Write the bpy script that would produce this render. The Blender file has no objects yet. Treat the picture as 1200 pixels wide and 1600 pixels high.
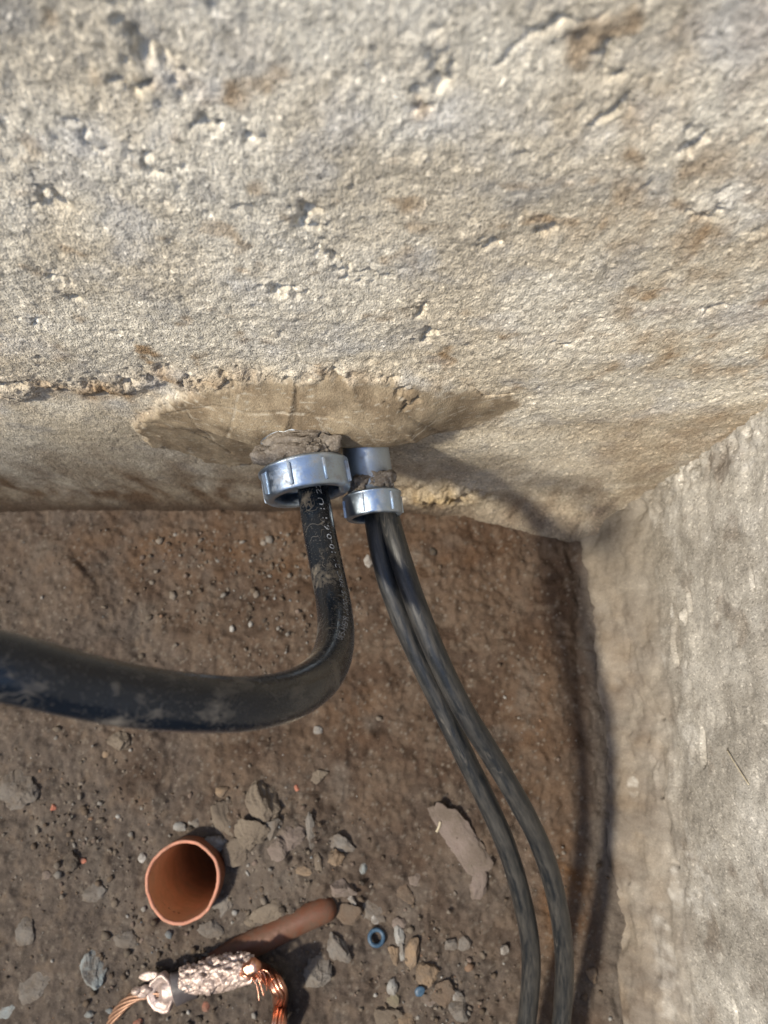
import bpy, bmesh, math, random
import numpy as np
from mathutils import Vector, Matrix

# ------------------------------------------------------------------ camera, sky, sun, exposure
S = bpy.context.scene
COL = S.collection
CAM = np.array([0.0, 0.0, 0.93])          # 0.93 m above the pit floor
TILT = math.radians(13.6)                 # away from straight down, towards the back wall
FPX = 26.0 / 36.0 * 1600.0
cam_d = bpy.data.cameras.new('camera')
cam = bpy.data.objects.new('camera', cam_d)
COL.objects.link(cam)
cam.location = CAM
cam.rotation_euler = (TILT, 0, 0)
cam_d.sensor_fit = 'VERTICAL'
cam_d.sensor_height = 36
cam_d.lens = 26
cam_d.clip_start = 0.01
cam_d.clip_end = 500
cam_d.dof.use_dof = True
cam_d.dof.focus_distance = 0.54
cam_d.dof.aperture_fstop = 7.4
S.camera = cam

SUN = Vector((0.225, 0.125, -0.33)).normalized()      # the way the light travels
world = bpy.data.worlds.new('World')
S.world = world
world.use_nodes = True
wt = world.node_tree
wt.nodes.clear()
wo = wt.nodes.new('ShaderNodeOutputWorld')
wb = wt.nodes.new('ShaderNodeBackground')
ws = wt.nodes.new('ShaderNodeTexSky')
ws.sky_type = 'NISHITA'
ws.sun_disc = False
ws.sun_elevation = math.asin(-SUN.z)
ws.sun_rotation = math.atan2(-SUN.x, -SUN.y)
wb.inputs['Strength'].default_value = 0.135
wt.links.new(ws.outputs[0], wb.inputs['Color'])
wt.links.new(wb.outputs[0], wo.inputs['Surface'])

sl = bpy.data.lights.new('sun', 'SUN')
sl.energy = 2.7
sl.angle = math.radians(4.6)
sl.color = (1.0, 0.90, 0.73)
so = bpy.data.objects.new('sun', sl)
COL.objects.link(so)
so.location = (-2, -1, 4)
so.rotation_euler = SUN.to_track_quat('-Z', 'Y').to_euler()

S.view_settings.view_transform = 'Standard'
S.view_settings.look = 'None'
S.view_settings.gamma = 1.0
S.view_settings.exposure = 1.0
S.view_settings.use_curve_mapping = False
S.render.engine = 'CYCLES'
S.cycles.max_bounces = 6
S.cycles.diffuse_bounces = 3
S.cycles.glossy_bounces = 3
S.cycles.caustics_reflective = False
S.cycles.caustics_refractive = False

# ------------------------------------------------------------------ measuring helpers
CT, ST = math.cos(TILT), math.sin(TILT)
def ray(px, py):
    dx = (px - 600.0) / FPX
    dy = -(py - 800.0) / FPX
    return np.array([dx, dy * CT + ST, dy * ST - CT])
def at(px, py, depth):
    return CAM + ray(px, py) * depth
def on_floor(px, py, z=0.0):
    r = ray(px, py)
    return CAM + r * ((z - CAM[2]) / r[2])
WALL_Y, WALL_X = 0.225, 0.31
def on_back(px, py, y=WALL_Y):
    r = ray(px, py)
    return CAM + r * (y / r[1])
def on_side(px, py, x=WALL_X):
    r = ray(px, py)
    return CAM + r * (x / r[0])

# ------------------------------------------------------------------ noise
def _hash(ix, iy, seed):
    h = (ix.astype(np.int64) * 374761393 + iy.astype(np.int64) * 668265263 + seed * 1442695041) & 0xFFFFFFFF
    h = ((h ^ (h >> 13)) * 1274126177) & 0xFFFFFFFF
    h = ((h ^ (h >> 16)) * 2246822519) & 0xFFFFFFFF
    return ((h ^ (h >> 13)) & 0xFFFFFF) / float(0x1000000)
def perlin(x, y, seed=0):
    x0, y0 = np.floor(x), np.floor(y)
    fx, fy = x - x0, y - y0
    u = fx * fx * fx * (fx * (fx * 6 - 15) + 10)
    v = fy * fy * fy * (fy * (fy * 6 - 15) + 10)
    def g(ox, oy):
        a = _hash(x0 + ox, y0 + oy, seed) * 2 * np.pi
        return np.cos(a) * (fx - ox) + np.sin(a) * (fy - oy)
    a = g(0, 0) * (1 - u) + g(1, 0) * u
    b = g(0, 1) * (1 - u) + g(1, 1) * u
    return (a * (1 - v) + b * v) * 1.5
def fbm(x, y, octaves=4, seed=0, gain=0.5):
    s, a = 0.0, 1.0
    for k in range(octaves):
        s = s + a * perlin(x * 2 ** k + 13.7 * k, y * 2 ** k + 7.1 * k, seed + k)
        a *= gain
    return s
def worley(x, y, seed=0):
    x0, y0 = np.floor(x), np.floor(y)
    d = np.full(np.shape(x), 9.0)
    c = np.zeros(np.shape(x))
    for i in (-1, 0, 1):
        for j in (-1, 0, 1):
            qx = x0 + i + _hash(x0 + i, y0 + j, seed)
            qy = y0 + j + _hash(x0 + i, y0 + j, seed + 71)
            e = np.hypot(qx - x, qy - y)
            m = e < d
            d = np.where(m, e, d)
            c = np.where(m, _hash(x0 + i, y0 + j, seed + 133), c)
    return d, c
def sstep(a, b, x):
    t = np.clip((x - a) / (b - a), 0, 1)
    return t * t * (3 - 2 * t)
def poly_sd(px, py, poly):
    """signed distance to a polygon, positive inside"""
    P = np.array(poly, float)
    d = np.full(px.shape, 1e9)
    inside = np.zeros(px.shape, bool)
    for k in range(len(P)):
        a, b = P[k], P[(k + 1) % len(P)]
        e = b - a
        t = np.clip(((px - a[0]) * e[0] + (py - a[1]) * e[1]) / (e @ e), 0, 1)
        d = np.minimum(d, np.hypot(px - a[0] - t * e[0], py - a[1] - t * e[1]))
        c = (a[1] > py) != (b[1] > py)
        with np.errstate(divide='ignore', invalid='ignore'):
            xi = a[0] + (py - a[1]) * e[0] / (e[1] if e[1] != 0 else 1e-12)
        inside ^= c & (px < xi)
    return np.where(inside, d, -d)
def line_d(px, py, pts):
    d = np.full(px.shape, 1e9)
    for a, b in zip(pts[:-1], pts[1:]):
        a, b = np.array(a), np.array(b)
        e = b - a
        t = np.clip(((px - a[0]) * e[0] + (py - a[1]) * e[1]) / (e @ e), 0, 1)
        d = np.minimum(d, np.hypot(px - a[0] - t * e[0], py - a[1] - t * e[1]))
    return d

# ------------------------------------------------------------------ mesh helpers
def link(name, me, mat=None, parent=None, smooth=True):
    o = bpy.data.objects.new(name, me)
    COL.objects.link(o)
    if mat is not None and len(me.materials) == 0:
        me.materials.append(mat)
    if smooth:
        me.polygons.foreach_set('use_smooth', np.ones(len(me.polygons), bool))
    if parent is not None:
        o.parent = parent
    return o
def tag(o, label=None, cat=None, group=None, kind=None):
    for k, v in (('label', label), ('category', cat), ('group', group), ('kind', kind)):
        if v:
            o[k] = v
    return o
def empty(name, loc, label, cat, group=None):
    o = bpy.data.objects.new(name, None)
    COL.objects.link(o)
    o.location = Vector(loc)
    o.empty_display_size = 0.02
    return tag(o, label, cat, group)
def np_mesh(name, V, Q, attrs=None):
    me = bpy.data.meshes.new(name)
    n = Q.shape[1]
    me.vertices.add(len(V))
    me.vertices.foreach_set('co', V.astype(np.float32).ravel())
    me.loops.add(Q.size)
    me.loops.foreach_set('vertex_index', Q.astype(np.int32).ravel())
    me.polygons.add(len(Q))
    me.polygons.foreach_set('loop_start', np.arange(0, Q.size, n, dtype=np.int32))
    for k, a in (attrs or {}).items():
        if a.ndim == 1:
            at_ = me.attributes.new(k, 'FLOAT', 'POINT')
            at_.data.foreach_set('value', a.astype(np.float32))
        else:
            at_ = me.attributes.new(k, 'FLOAT_COLOR', 'POINT')
            at_.data.foreach_set('color', a.astype(np.float32).ravel())
    me.update(calc_edges=True)
    return me
def grid_quads(nr, nc, flip=False):
    i = np.arange(nr * nc).reshape(nr, nc)
    a, b, c, d = i[:-1, :-1], i[:-1, 1:], i[1:, 1:], i[1:, :-1]
    q = np.stack([a, b, c, d], -1).reshape(-1, 4)
    return q[:, ::-1].copy() if flip else q
def sub_mesh(name, V, Q, sel, attrs):
    q = Q[sel]
    used = np.unique(q)
    remap = np.full(len(V), -1)
    remap[used] = np.arange(len(used))
    return np_mesh(name, V[used], remap[q], {k: a[used] for k, a in attrs.items()})
def spaced(*seg):
    out = []
    for a, b, st in seg:
        n = max(1, int(round((b - a) / st)))
        out.append(np.linspace(a, b, n, endpoint=False))
    return np.concatenate(out + [np.array([seg[-1][1]])])
def to_local(me, loc):
    me.transform(Matrix.Translation(-Vector(loc)))

def smooth_path(P, n):
    P = np.array(P, float)
    P = np.vstack([2 * P[0] - P[1], P, 2 * P[-1] - P[-2]])
    out = []
    for k in range(1, len(P) - 2):
        p0, p1, p2, p3 = P[k - 1:k + 3]
        for t in np.linspace(0, 1, 24, endpoint=False):
            out.append(0.5 * ((2 * p1) + (-p0 + p2) * t + (2 * p0 - 5 * p1 + 4 * p2 - p3) * t * t + (-p0 + 3 * p1 - 3 * p2 + p3) * t ** 3))
    out.append(P[-2])
    out = np.array(out)
    for _ in range(6):
        out[1:-1] = 0.25 * out[:-2] + 0.5 * out[1:-1] + 0.25 * out[2:]
    L = np.concatenate([[0], np.cumsum(np.linalg.norm(np.diff(out, axis=0), axis=1))])
    s = np.linspace(0, L[-1], n)
    return np.stack([np.interp(s, L, out[:, k]) for k in range(3)], 1), s
def frames(P, up=(0, 0, 1)):
    T = np.gradient(P, axis=0)
    T /= np.linalg.norm(T, axis=1)[:, None]
    N = np.zeros_like(P)
    n = np.cross(np.cross(T[0], up), T[0])
    for k in range(len(P)):
        n = n - (n @ T[k]) * T[k]
        n = n / np.linalg.norm(n)
        N[k] = n
    return T, N, np.cross(T, N)
def tube_mesh(name, P, r, seg=28, caps=True, wob=0.0, seed=0):
    """r: number or one radius per point"""
    n = len(P)
    T, N, B = frames(P)
    R = np.broadcast_to(np.asarray(r, float), (n,))
    th = np.linspace(0, 2 * np.pi, seg, endpoint=False)
    rr = R[:, None] * np.ones((1, seg))
    if wob:
        s = np.concatenate([[0], np.cumsum(np.linalg.norm(np.diff(P, axis=0), axis=1))])
        rr = rr * (1 + wob * perlin(s[:, None] * 35 + 0 * th[None], np.cos(th)[None] * 1.3 + 0 * s[:, None], seed))
    V = P[:, None] + rr[..., None] * (np.cos(th)[None, :, None] * N[:, None] + np.sin(th)[None, :, None] * B[:, None])
    V = V.reshape(-1, 3)
    i = np.arange(n * seg).reshape(n, seg)
    j = np.roll(i, -1, 1)
    Q = np.stack([i[:-1], j[:-1], j[1:], i[1:]], -1).reshape(-1, 4)
    me = bpy.data.meshes.new(name)
    F = Q.tolist()
    if caps:
        F.append(i[0, ::-1].tolist())
        F.append(i[-1].tolist())
    me.from_pydata(V.tolist(), [], F)
    # length and angle round the cable, for wear that runs along it
    s = np.linspace(0, 1, n) * np.linalg.norm(np.diff(P, axis=0), axis=1).sum()
    a = me.attributes.new('along', 'FLOAT_VECTOR', 'POINT')
    av = np.stack([np.repeat(s, seg), np.tile(np.cos(th), n), np.tile(np.sin(th), n)], 1)
    a.data.foreach_set('vector', av.astype(np.float32).ravel())
    me.attributes.new('scuff', 'FLOAT', 'POINT')
    return me
def lathe(name, prof, seg=64):
    """closed profile of (radius, s) turned about the local Y axis, s along +Y"""
    prof = np.array(prof, float)
    n = len(prof)
    th = np.linspace(0, 2 * np.pi, seg, endpoint=False)
    V = np.stack([prof[:, None, 0] * np.cos(th), prof[:, None, 1] + 0 * th, prof[:, None, 0] * np.sin(th)], -1).reshape(-1, 3)
    i = np.arange(n * seg).reshape(n, seg)
    i2 = np.roll(i, -1, 0)
    j, j2 = np.roll(i, -1, 1), np.roll(i2, -1, 1)
    F = np.stack([i, i2, j2, j], -1).reshape(-1, 4)
    me = bpy.data.meshes.new(name)
    me.from_pydata(V.tolist(), [], F.tolist())
    bm = bmesh.new()
    bm.from_mesh(me)
    bmesh.ops.recalc_face_normals(bm, faces=bm.faces)
    bm.to_mesh(me)
    bm.free()
    return me
def stone_mesh(name, seed, dims, sub=3, cuts=9, rough=0.06, near=0.55):
    rnd = random.Random(seed)
    bm = bmesh.new()
    bmesh.ops.create_icosphere(bm, subdivisions=sub, radius=1)
    d = np.array([v.co.normalized()[:] for v in bm.verts])
    r = np.full(len(d), 1.06)
    for k in range(cuts):
        v = Vector((rnd.gauss(0, 1), rnd.gauss(0, 1), rnd.gauss(0, 1))).normalized()
        dist = rnd.uniform(near, 0.92)
        c = d @ np.array(v)
        r = np.where(c > 1e-3, np.minimum(r, dist / np.maximum(c, 1e-3)), r)
    o1 = rnd.uniform(0, 50)
    r = r * (1 + rough * (fbm(d[:, 0] * 2.2 + o1, d[:, 1] * 2.2 + d[:, 2] * 1.9, 3, seed)))
    co = d * r[:, None] * np.array(dims) / 2
    for v, q in zip(bm.verts, co):
        v.co = q
    me = bpy.data.meshes.new(name)
    bm.to_mesh(me)
    bm.free()
    return me

# ------------------------------------------------------------------ materials
class NT:
    def __init__(self, name):
        self.m = bpy.data.materials.new(name)
        self.m.use_nodes = True
        self.t = self.m.node_tree
        self.b = self.t.nodes['Principled BSDF']
        self.tc = self.t.nodes.new('ShaderNodeTexCoord')
        self.obj = self.tc.outputs['Object']
    def put(self, sock, v):
        if hasattr(v, 'is_linked') or hasattr(v, 'links'):
            self.t.links.new(v, sock)
        else:
            sock.default_value = v if not isinstance(v, tuple) or len(v) != 3 or sock.type == 'VECTOR' else (*v, 1)
    def node(self, typ, **kw):
        n = self.t.nodes.new(typ)
        for k, v in kw.items():
            setattr(n, k, v)
        return n
    def noise(self, scale, detail=3, rough=0.55, vec=None, dist=0.0):
        n = self.node('ShaderNodeTexNoise')
        self.put(n.inputs['Vector'], vec or self.obj)
        n.inputs['Scale'].default_value = scale
        n.inputs['Detail'].default_value = detail
        n.inputs['Roughness'].default_value = rough
        n.inputs['Distortion'].default_value = dist
        return n.outputs['Fac']
    def voro(self, scale, out='Color', feature='F1', vec=None, rnd=1.0):
        n = self.node('ShaderNodeTexVoronoi', feature=feature)
        self.put(n.inputs['Vector'], vec or self.obj)
        n.inputs['Scale'].default_value = scale
        n.inputs['Randomness'].default_value = rnd
        return n.outputs[out]
    def ramp(self, fac, *stops):
        n = self.node('ShaderNodeValToRGB')
        e = n.color_ramp.elements
        while len(e) < len(stops):
            e.new(0.5)
        for k, (p, c) in enumerate(stops):
            e[k].position = p
            e[k].color = (c, c, c, 1) if not isinstance(c, tuple) else (*c, 1)
        self.put(n.inputs['Fac'], fac)
        return n.outputs['Color']
    def mix(self, fac, a, b, mode='MIX'):
        n = self.node('ShaderNodeMix', data_type='RGBA', blend_type=mode)
        self.put(n.inputs[0], fac)
        self.put(n.inputs[6], a)
        self.put(n.inputs[7], b)
        return n.outputs[2]
    def math(self, op, a, b=0.5):
        n = self.node('ShaderNodeMath', operation=op)
        self.put(n.inputs[0], a)
        self.put(n.inputs[1], b)
        return n.outputs[0]
    def attr(self, name, out='Fac'):
        n = self.node('ShaderNodeAttribute', attribute_name=name)
        return n.outputs[out]
    def scale(self, vec, s):
        n = self.node('ShaderNodeMapping')
        self.put(n.inputs['Vector'], vec)
        n.inputs['Scale'].default_value = s
        return n.outputs[0]
    def bump(self, h, dist, strength=1.0, prev=None):
        n = self.node('ShaderNodeBump')
        n.inputs['Strength'].default_value = strength
        n.inputs['Distance'].default_value = dist
        self.put(n.inputs['Height'], h)
        if prev is not None:
            self.put(n.inputs['Normal'], prev)
        return n.outputs[0]
    def done(self, color=None, rough=None, normal=None, **kw):
        if color is not None:
            self.put(self.b.inputs['Base Color'], color)
        if rough is not None:
            self.put(self.b.inputs['Roughness'], rough)
        if normal is not None:
            self.put(self.b.inputs['Normal'], normal)
        for k, v in kw.items():
            self.put(self.b.inputs[k.replace('_', ' ')], v)
        return self.m

def plaster_material(name, gscale, bdist, lo=0.66, hi=1.5, zs=0.62):
    """colour comes from the mesh (stains, lime, mortar); the nodes add sand grains"""
    n = NT(name)
    vec = n.scale(n.obj, (1.0, 1.0, zs))
    g = n.node('ShaderNodeSeparateColor')
    n.put(g.inputs[0], n.voro(gscale, vec=vec))
    gr = n.ramp(g.outputs[0], (0.0, lo), (0.22, 0.90), (0.75, 1.04), (0.94, 1.18), (1.0, hi))
    rough_m = n.math('SUBTRACT', 1.0, n.attr('patch'))
    c = n.mix(rough_m, n.attr('col', 'Color'), gr, 'MULTIPLY')
    fine = n.noise(gscale * 1.7, 2, 0.6, vec)
    c = n.mix(0.55, c, n.ramp(fine, (0.3, 0.72), (0.7, 1.25)), 'MULTIPLY')
    hm = n.math('MULTIPLY', n.noise(gscale * 1.25, 2, 0.65, vec), n.math('ADD', n.math('MULTIPLY', rough_m, 0.88), 0.12))
    return n.done(c, 0.93, n.bump(hm, bdist, 0.9), Specular_IOR_Level=0.25)

M = {}
M['back'] = plaster_material('sand_plaster', 620, 0.0017, 0.55, 1.65)
M['side'] = plaster_material('cement_render', 640, 0.0008, 0.66, 1.6, 0.55)

def soil_material():
    n = NT('damp_soil')
    c = n.mix(n.ramp(n.noise(420, 3, 0.6), (0.62, 0.0), (0.76, 0.5)), n.attr('col', 'Color'), (0.23, 0.20, 0.17))
    c = n.mix(0.7, c, n.ramp(n.noise(900, 1, 0.5), (0.3, 0.72), (0.7, 1.25)), 'MULTIPLY')
    return n.done(c, 0.88, n.bump(n.noise(330, 4, 0.72), 0.0016, 0.9), Specular_IOR_Level=0.3)
M['soil'] = soil_material()
def lerp(a, b, t):
    a = np.asarray(a, float)
    b = np.asarray(b, float)
    return a + (b - a) * np.asarray(t)[..., None]
def rgba(c):
    c = np.clip(c, 0, 1)
    return np.concatenate([c, np.ones(c.shape[:-1] + (1,))], -1).reshape(-1, 4)

def topsoil_material():
    n = NT('dry_ground')
    c = n.mix(n.ramp(n.noise(3, 6, 0.65), (0.3, 0.0), (0.7, 1.0)), (0.13, 0.095, 0.065), (0.24, 0.19, 0.14))
    return n.done(c, 0.95, n.bump(n.noise(60, 5, 0.7), 0.01, 0.8))
M['ground'] = topsoil_material()

def cable_material(name, dust=0.5, base=(0.006, 0.008, 0.011), rough=0.24, dcol=(0.20, 0.172, 0.135), a0=0.5, aw=0.15, stretch=0.55, ds=75, sheen=0.16):
    n = NT(name)
    al = n.scale(n.attr('along', 'Vector'), (stretch, 0.011, 0.011))
    d1 = n.ramp(n.math('ADD', n.noise(ds, 6, 0.75, al), n.math('MULTIPLY', n.attr('scuff'), 0.26)), (a0, 0.0), (a0 + aw, dust))
    sp = n.ramp(n.noise(700, 2, 0.5), (0.60, 0.0), (0.72, 0.3 * dust + 0.06))
    scr = n.ramp(n.noise(60, 1, 0.5, al, 2.5), (0.485, 0.0), (0.5, 0.5), (0.515, 0.0))
    scr = n.math('MULTIPLY', scr, n.ramp(n.noise(45, 3, 0.6), (0.47, 0.0), (0.60, 0.8)))
    f = n.math('MAXIMUM', d1, n.math('MAXIMUM', sp, scr))
    c = n.mix(f, base, dcol)
    r = n.math('ADD', n.math('MULTIPLY', f, 0.9), n.ramp(n.noise(40, 2), (0.3, rough - 0.04), (0.7, rough + 0.08)))
    h = n.math('ADD', n.math('MULTIPLY', n.noise(120, 3, 0.6), 0.6), f)
    return n.done(c, r, n.bump(h, 0.0005, 0.6), Specular_IOR_Level=0.45, Sheen_Weight=sheen, Sheen_Roughness=0.18,
                  Sheen_Tint=(0.75, 0.68, 0.58))
M['cable'] = cable_material('black_cable_sheath', 0.6, (0.005, 0.008, 0.013), a0=0.60, rough=0.19)
M['cable_dusty'] = cable_material('dusty_cable_sheath', 0.30, (0.010, 0.012, 0.0145), 0.32, (0.16, 0.142, 0.118), 0.43, 0.26, 0.16, 150)
def print_material():
    n = NT('white_cable_print')
    return n.done(n.mix(n.ramp(n.noise(420, 3, 0.7), (0.45, 0.0), (0.60, 1.0)), (0.30, 0.33, 0.38), (0.06, 0.066, 0.074)), 0.6)
M['print'] = print_material()

def zinc_material(name, base=(0.44, 0.535, 0.65), r0=0.30, dirt=0.45):  # bluish default base stands in for the sky reflected in the metal
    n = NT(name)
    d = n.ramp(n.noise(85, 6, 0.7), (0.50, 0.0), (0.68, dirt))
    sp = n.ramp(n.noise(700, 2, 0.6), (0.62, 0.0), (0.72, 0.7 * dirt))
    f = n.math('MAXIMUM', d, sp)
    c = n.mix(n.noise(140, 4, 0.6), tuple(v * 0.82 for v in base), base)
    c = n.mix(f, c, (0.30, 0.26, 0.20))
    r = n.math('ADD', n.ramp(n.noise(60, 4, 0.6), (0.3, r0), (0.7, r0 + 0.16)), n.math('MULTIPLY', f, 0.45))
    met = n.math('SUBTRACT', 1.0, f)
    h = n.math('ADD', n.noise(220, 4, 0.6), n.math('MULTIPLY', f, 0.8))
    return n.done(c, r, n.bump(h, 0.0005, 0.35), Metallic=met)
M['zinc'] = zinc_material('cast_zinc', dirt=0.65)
M['galv'] = zinc_material('galvanised_steel', (0.42, 0.48, 0.55), 0.42, 0.45)

def grout_material():
    n = NT('cement_grout')
    c = n.mix(n.ramp(n.noise(70, 5, 0.7), (0.35, 0.0), (0.65, 1.0)), (0.13, 0.105, 0.08), (0.27, 0.235, 0.195))
    c = n.mix(n.ramp(n.voro(420, 'Distance'), (0.1, 0.5), (0.5, 0.0)), c, (0.40, 0.36, 0.31))
    return n.done(c, 0.95, n.bump(n.noise(450, 4, 0.7), 0.002, 0.9))
M['grout'] = grout_material()

def stone_material(name, a, b):
    n = NT(name)
    inf = n.node('ShaderNodeObjectInfo')
    v = n.node('ShaderNodeVectorMath', operation='ADD')
    n.put(v.inputs[0], n.obj)
    n.put(v.inputs[1], inf.outputs['Location'])
    vec = v.outputs[0]
    c = n.mix(n.ramp(n.noise(90, 5, 0.7, vec), (0.35, 0.0), (0.68, 1.0)), tuple(v * 1.0 for v in a), tuple(v * 1.0 for v in b))
    c = n.mix(n.ramp(n.noise(45, 4, 0.7, vec), (0.36, 0.0), (0.62, 0.85)), c, (0.098, 0.077, 0.060))
    return n.done(c, 0.92, n.bump(n.noise(420, 4, 0.7, vec), 0.0016, 0.9))
SC = {
    'grey': stone_material('grey_stone', (0.13, 0.12, 0.11), (0.215, 0.20, 0.185)),
    'tan': stone_material('tan_mortar_lump', (0.135, 0.11, 0.085), (0.215, 0.18, 0.14)),
    'brown': stone_material('brown_clod', (0.095, 0.065, 0.045), (0.15, 0.108, 0.078)),
    'pink': stone_material('pinkish_stone', (0.15, 0.118, 0.105), (0.235, 0.195, 0.178)),
    'pale': stone_material('pale_stone', (0.25, 0.25, 0.245), (0.38, 0.38, 0.37)),
    'white': stone_material('white_chip', (0.48, 0.48, 0.47), (0.66, 0.66, 0.65)),
    'bluish': stone_material('bluish_chip', (0.20, 0.235, 0.25), (0.30, 0.34, 0.36)),
    'red': stone_material('red_chip', (0.36, 0.12, 0.075), (0.45, 0.18, 0.12)),
    'orange': stone_material('orange_chip', (0.22, 0.155, 0.10), (0.28, 0.205, 0.14)),
    'black': stone_material('black_lump', (0.02, 0.018, 0.016), (0.045, 0.04, 0.035)),
    'olive': stone_material('yellowish_stone', (0.20, 0.18, 0.12), (0.27, 0.24, 0.165)),
}
def gravel_material():
    n = NT('mixed_gravel')
    c = n.mix(n.ramp(n.noise(300, 3), (0.3, 0.0), (0.7, 0.5)), n.attr('tint', 'Color'), (0.09, 0.065, 0.045))
    return n.done(c, 0.92, n.bump(n.noise(600, 3, 0.7), 0.001, 0.8))
M['gravel'] = gravel_material()

def pvc_material(name, base, dirtcol, dirt, rough=0.42):
    n = NT(name)
    c = n.mix(n.ramp(n.noise(30, 4, 0.6), (0.3, 0.0), (0.7, 1.0)), base, tuple(v * 1.3 for v in base))
    f = n.ramp(n.noise(70, 6, 0.75), (0.42, 0.0), (0.72, dirt))
    c = n.mix(f, c, dirtcol)
    return n.done(c, n.math('ADD', n.math('MULTIPLY', f, 0.5), rough), n.bump(n.noise(260, 3, 0.6), 0.0008, 0.4))
M['pvc'] = pvc_material('terracotta_plastic', (0.24, 0.082, 0.042), (0.15, 0.105, 0.075), 0.85)
M['pvc_bore'] = pvc_material('dusty_lightened_bore', (0.52, 0.285, 0.17), (0.45, 0.32, 0.22), 0.8, 0.5)  # dusty bore, lightened to stand in for light glowing inside the pipe
M['pvc_rim'] = pvc_material('cut_plastic_rim', (0.42, 0.185, 0.125), (0.24, 0.165, 0.12), 0.85, 0.6)
M['pvc_brown'] = pvc_material('brown_plastic', (0.105, 0.040, 0.021), (0.085, 0.060, 0.043), 0.95, 0.55)
def simple(name, a, b, scale=120, rough=0.6, bump=0.0008, **kw):
    n = NT(name)
    return n.done(n.mix(n.ramp(n.noise(scale, 4, 0.65), (0.3, 0.0), (0.7, 1.0)), a, b), rough, n.bump(n.noise(scale * 2.5, 3, 0.6), bump, 0.7), **kw)
M['copper'] = simple('bare_copper', (0.92, 0.52, 0.38), (0.60, 0.28, 0.18), 260, 0.28, 0.0004, Metallic=1.0)
M['copper_dull'] = simple('dull_copper', (0.42, 0.25, 0.17), (0.28, 0.17, 0.12), 160, 0.5, 0.0006, Metallic=0.6)
M['weld'] = simple('pale_weld_metal', (0.62, 0.50, 0.44), (0.34, 0.265, 0.24), 110, 0.42, 0.0015, Metallic=0.35)
M['lug'] = simple('pinkish_tinned_lug', (0.50, 0.40, 0.37), (0.36, 0.29, 0.27), 90, 0.48, 0.001, Metallic=0.55)
M['tape'] = simple('dark_tape', (0.045, 0.040, 0.044), (0.075, 0.066, 0.07), 60, 0.5, 0.0008)
M['blue'] = simple('blue_plastic', (0.025, 0.062, 0.115), (0.05, 0.10, 0.16), 150, 0.45)
M['straw'] = simple('dry_straw', (0.42, 0.37, 0.27), (0.52, 0.47, 0.36), 200, 0.8)
M['hole'] = simple('dark_bore', (0.02, 0.018, 0.016), (0.03, 0.026, 0.022), 200, 0.9)

# ------------------------------------------------------------------ back wall
PIT_X0, PIT_Y0, TOP = -1.25, -0.95, 0.97
patch_px = [(205, 690), (235, 655), (300, 618), (400, 600), (520, 592), (640, 604), (720, 622), (806, 634), (812, 650), (750, 672),
            (660, 694), (615, 712), (560, 715), (420, 735), (350, 745), (290, 722), (235, 712)]
patch_w = [(p[0], p[2]) for p in (on_back(a, b, 0.218) for a, b in patch_px)]
def back_gouge(px, py, lx, lz, depth, ang=0.0):
    p = on_back(px, py)
    return (p[0], p[2], lx, lz, depth, ang)
gouges = [back_gouge(*g) for g in (
    (232, 85, .0045, .011, .006, .5), (205, 138, .007, .0022, .005, .1), (240, 255, .0024, .010, .004, .5), (80, 318, .006, .0075, .005, .7),
    (140, 228, .002, .011, .0035, .1), (328, 195, .003, .005, .004, .4), (392, 212, .0035, .004, .0045, 0), (475, 345, .0048, .0065, .006, .2),
    (525, 412, .0028, .013, .005, .45), (437, 450, .0075, .0045, .005, -.6), (655, 488, .003, .006, .006, .3), (672, 522, .0035, .0055, .0075, 0),
    (660, 535, .004, .0025, .004, 0), (880, 538, .004, .003, .006, 0), (850, 362, .004, .003, .004, 0), (770, 385, .004, .003, .004, 0),
    (1100, 330, .005, .003, .004, 0), (1085, 225, .004, .006, .004, 0), (690, 115, .002, .012, .003, .2), (820, 70, .016, .0022, .0015, .6),
    (885, 40, .013, .002, .0015, .35), (120, 470, .004, .004, .004, 0), (55, 505, .004, .003, .004, 0), (95, 435, .003, .004, .004, 0),
    (645, 610, .006, .003, .005, 0), (630, 600, .004, .004, .005, 0), (1120, 480, .004, .003, .004, 0), (960, 180, .006, .003, .003, .2),
    (935, 100, .012, .002, .0025, -.4), (485, 330, .003, .005, .004, .5), (660, 150, .003, .006, .003, 0), (580, 430, .003, .008, .003, .6))]
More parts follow.
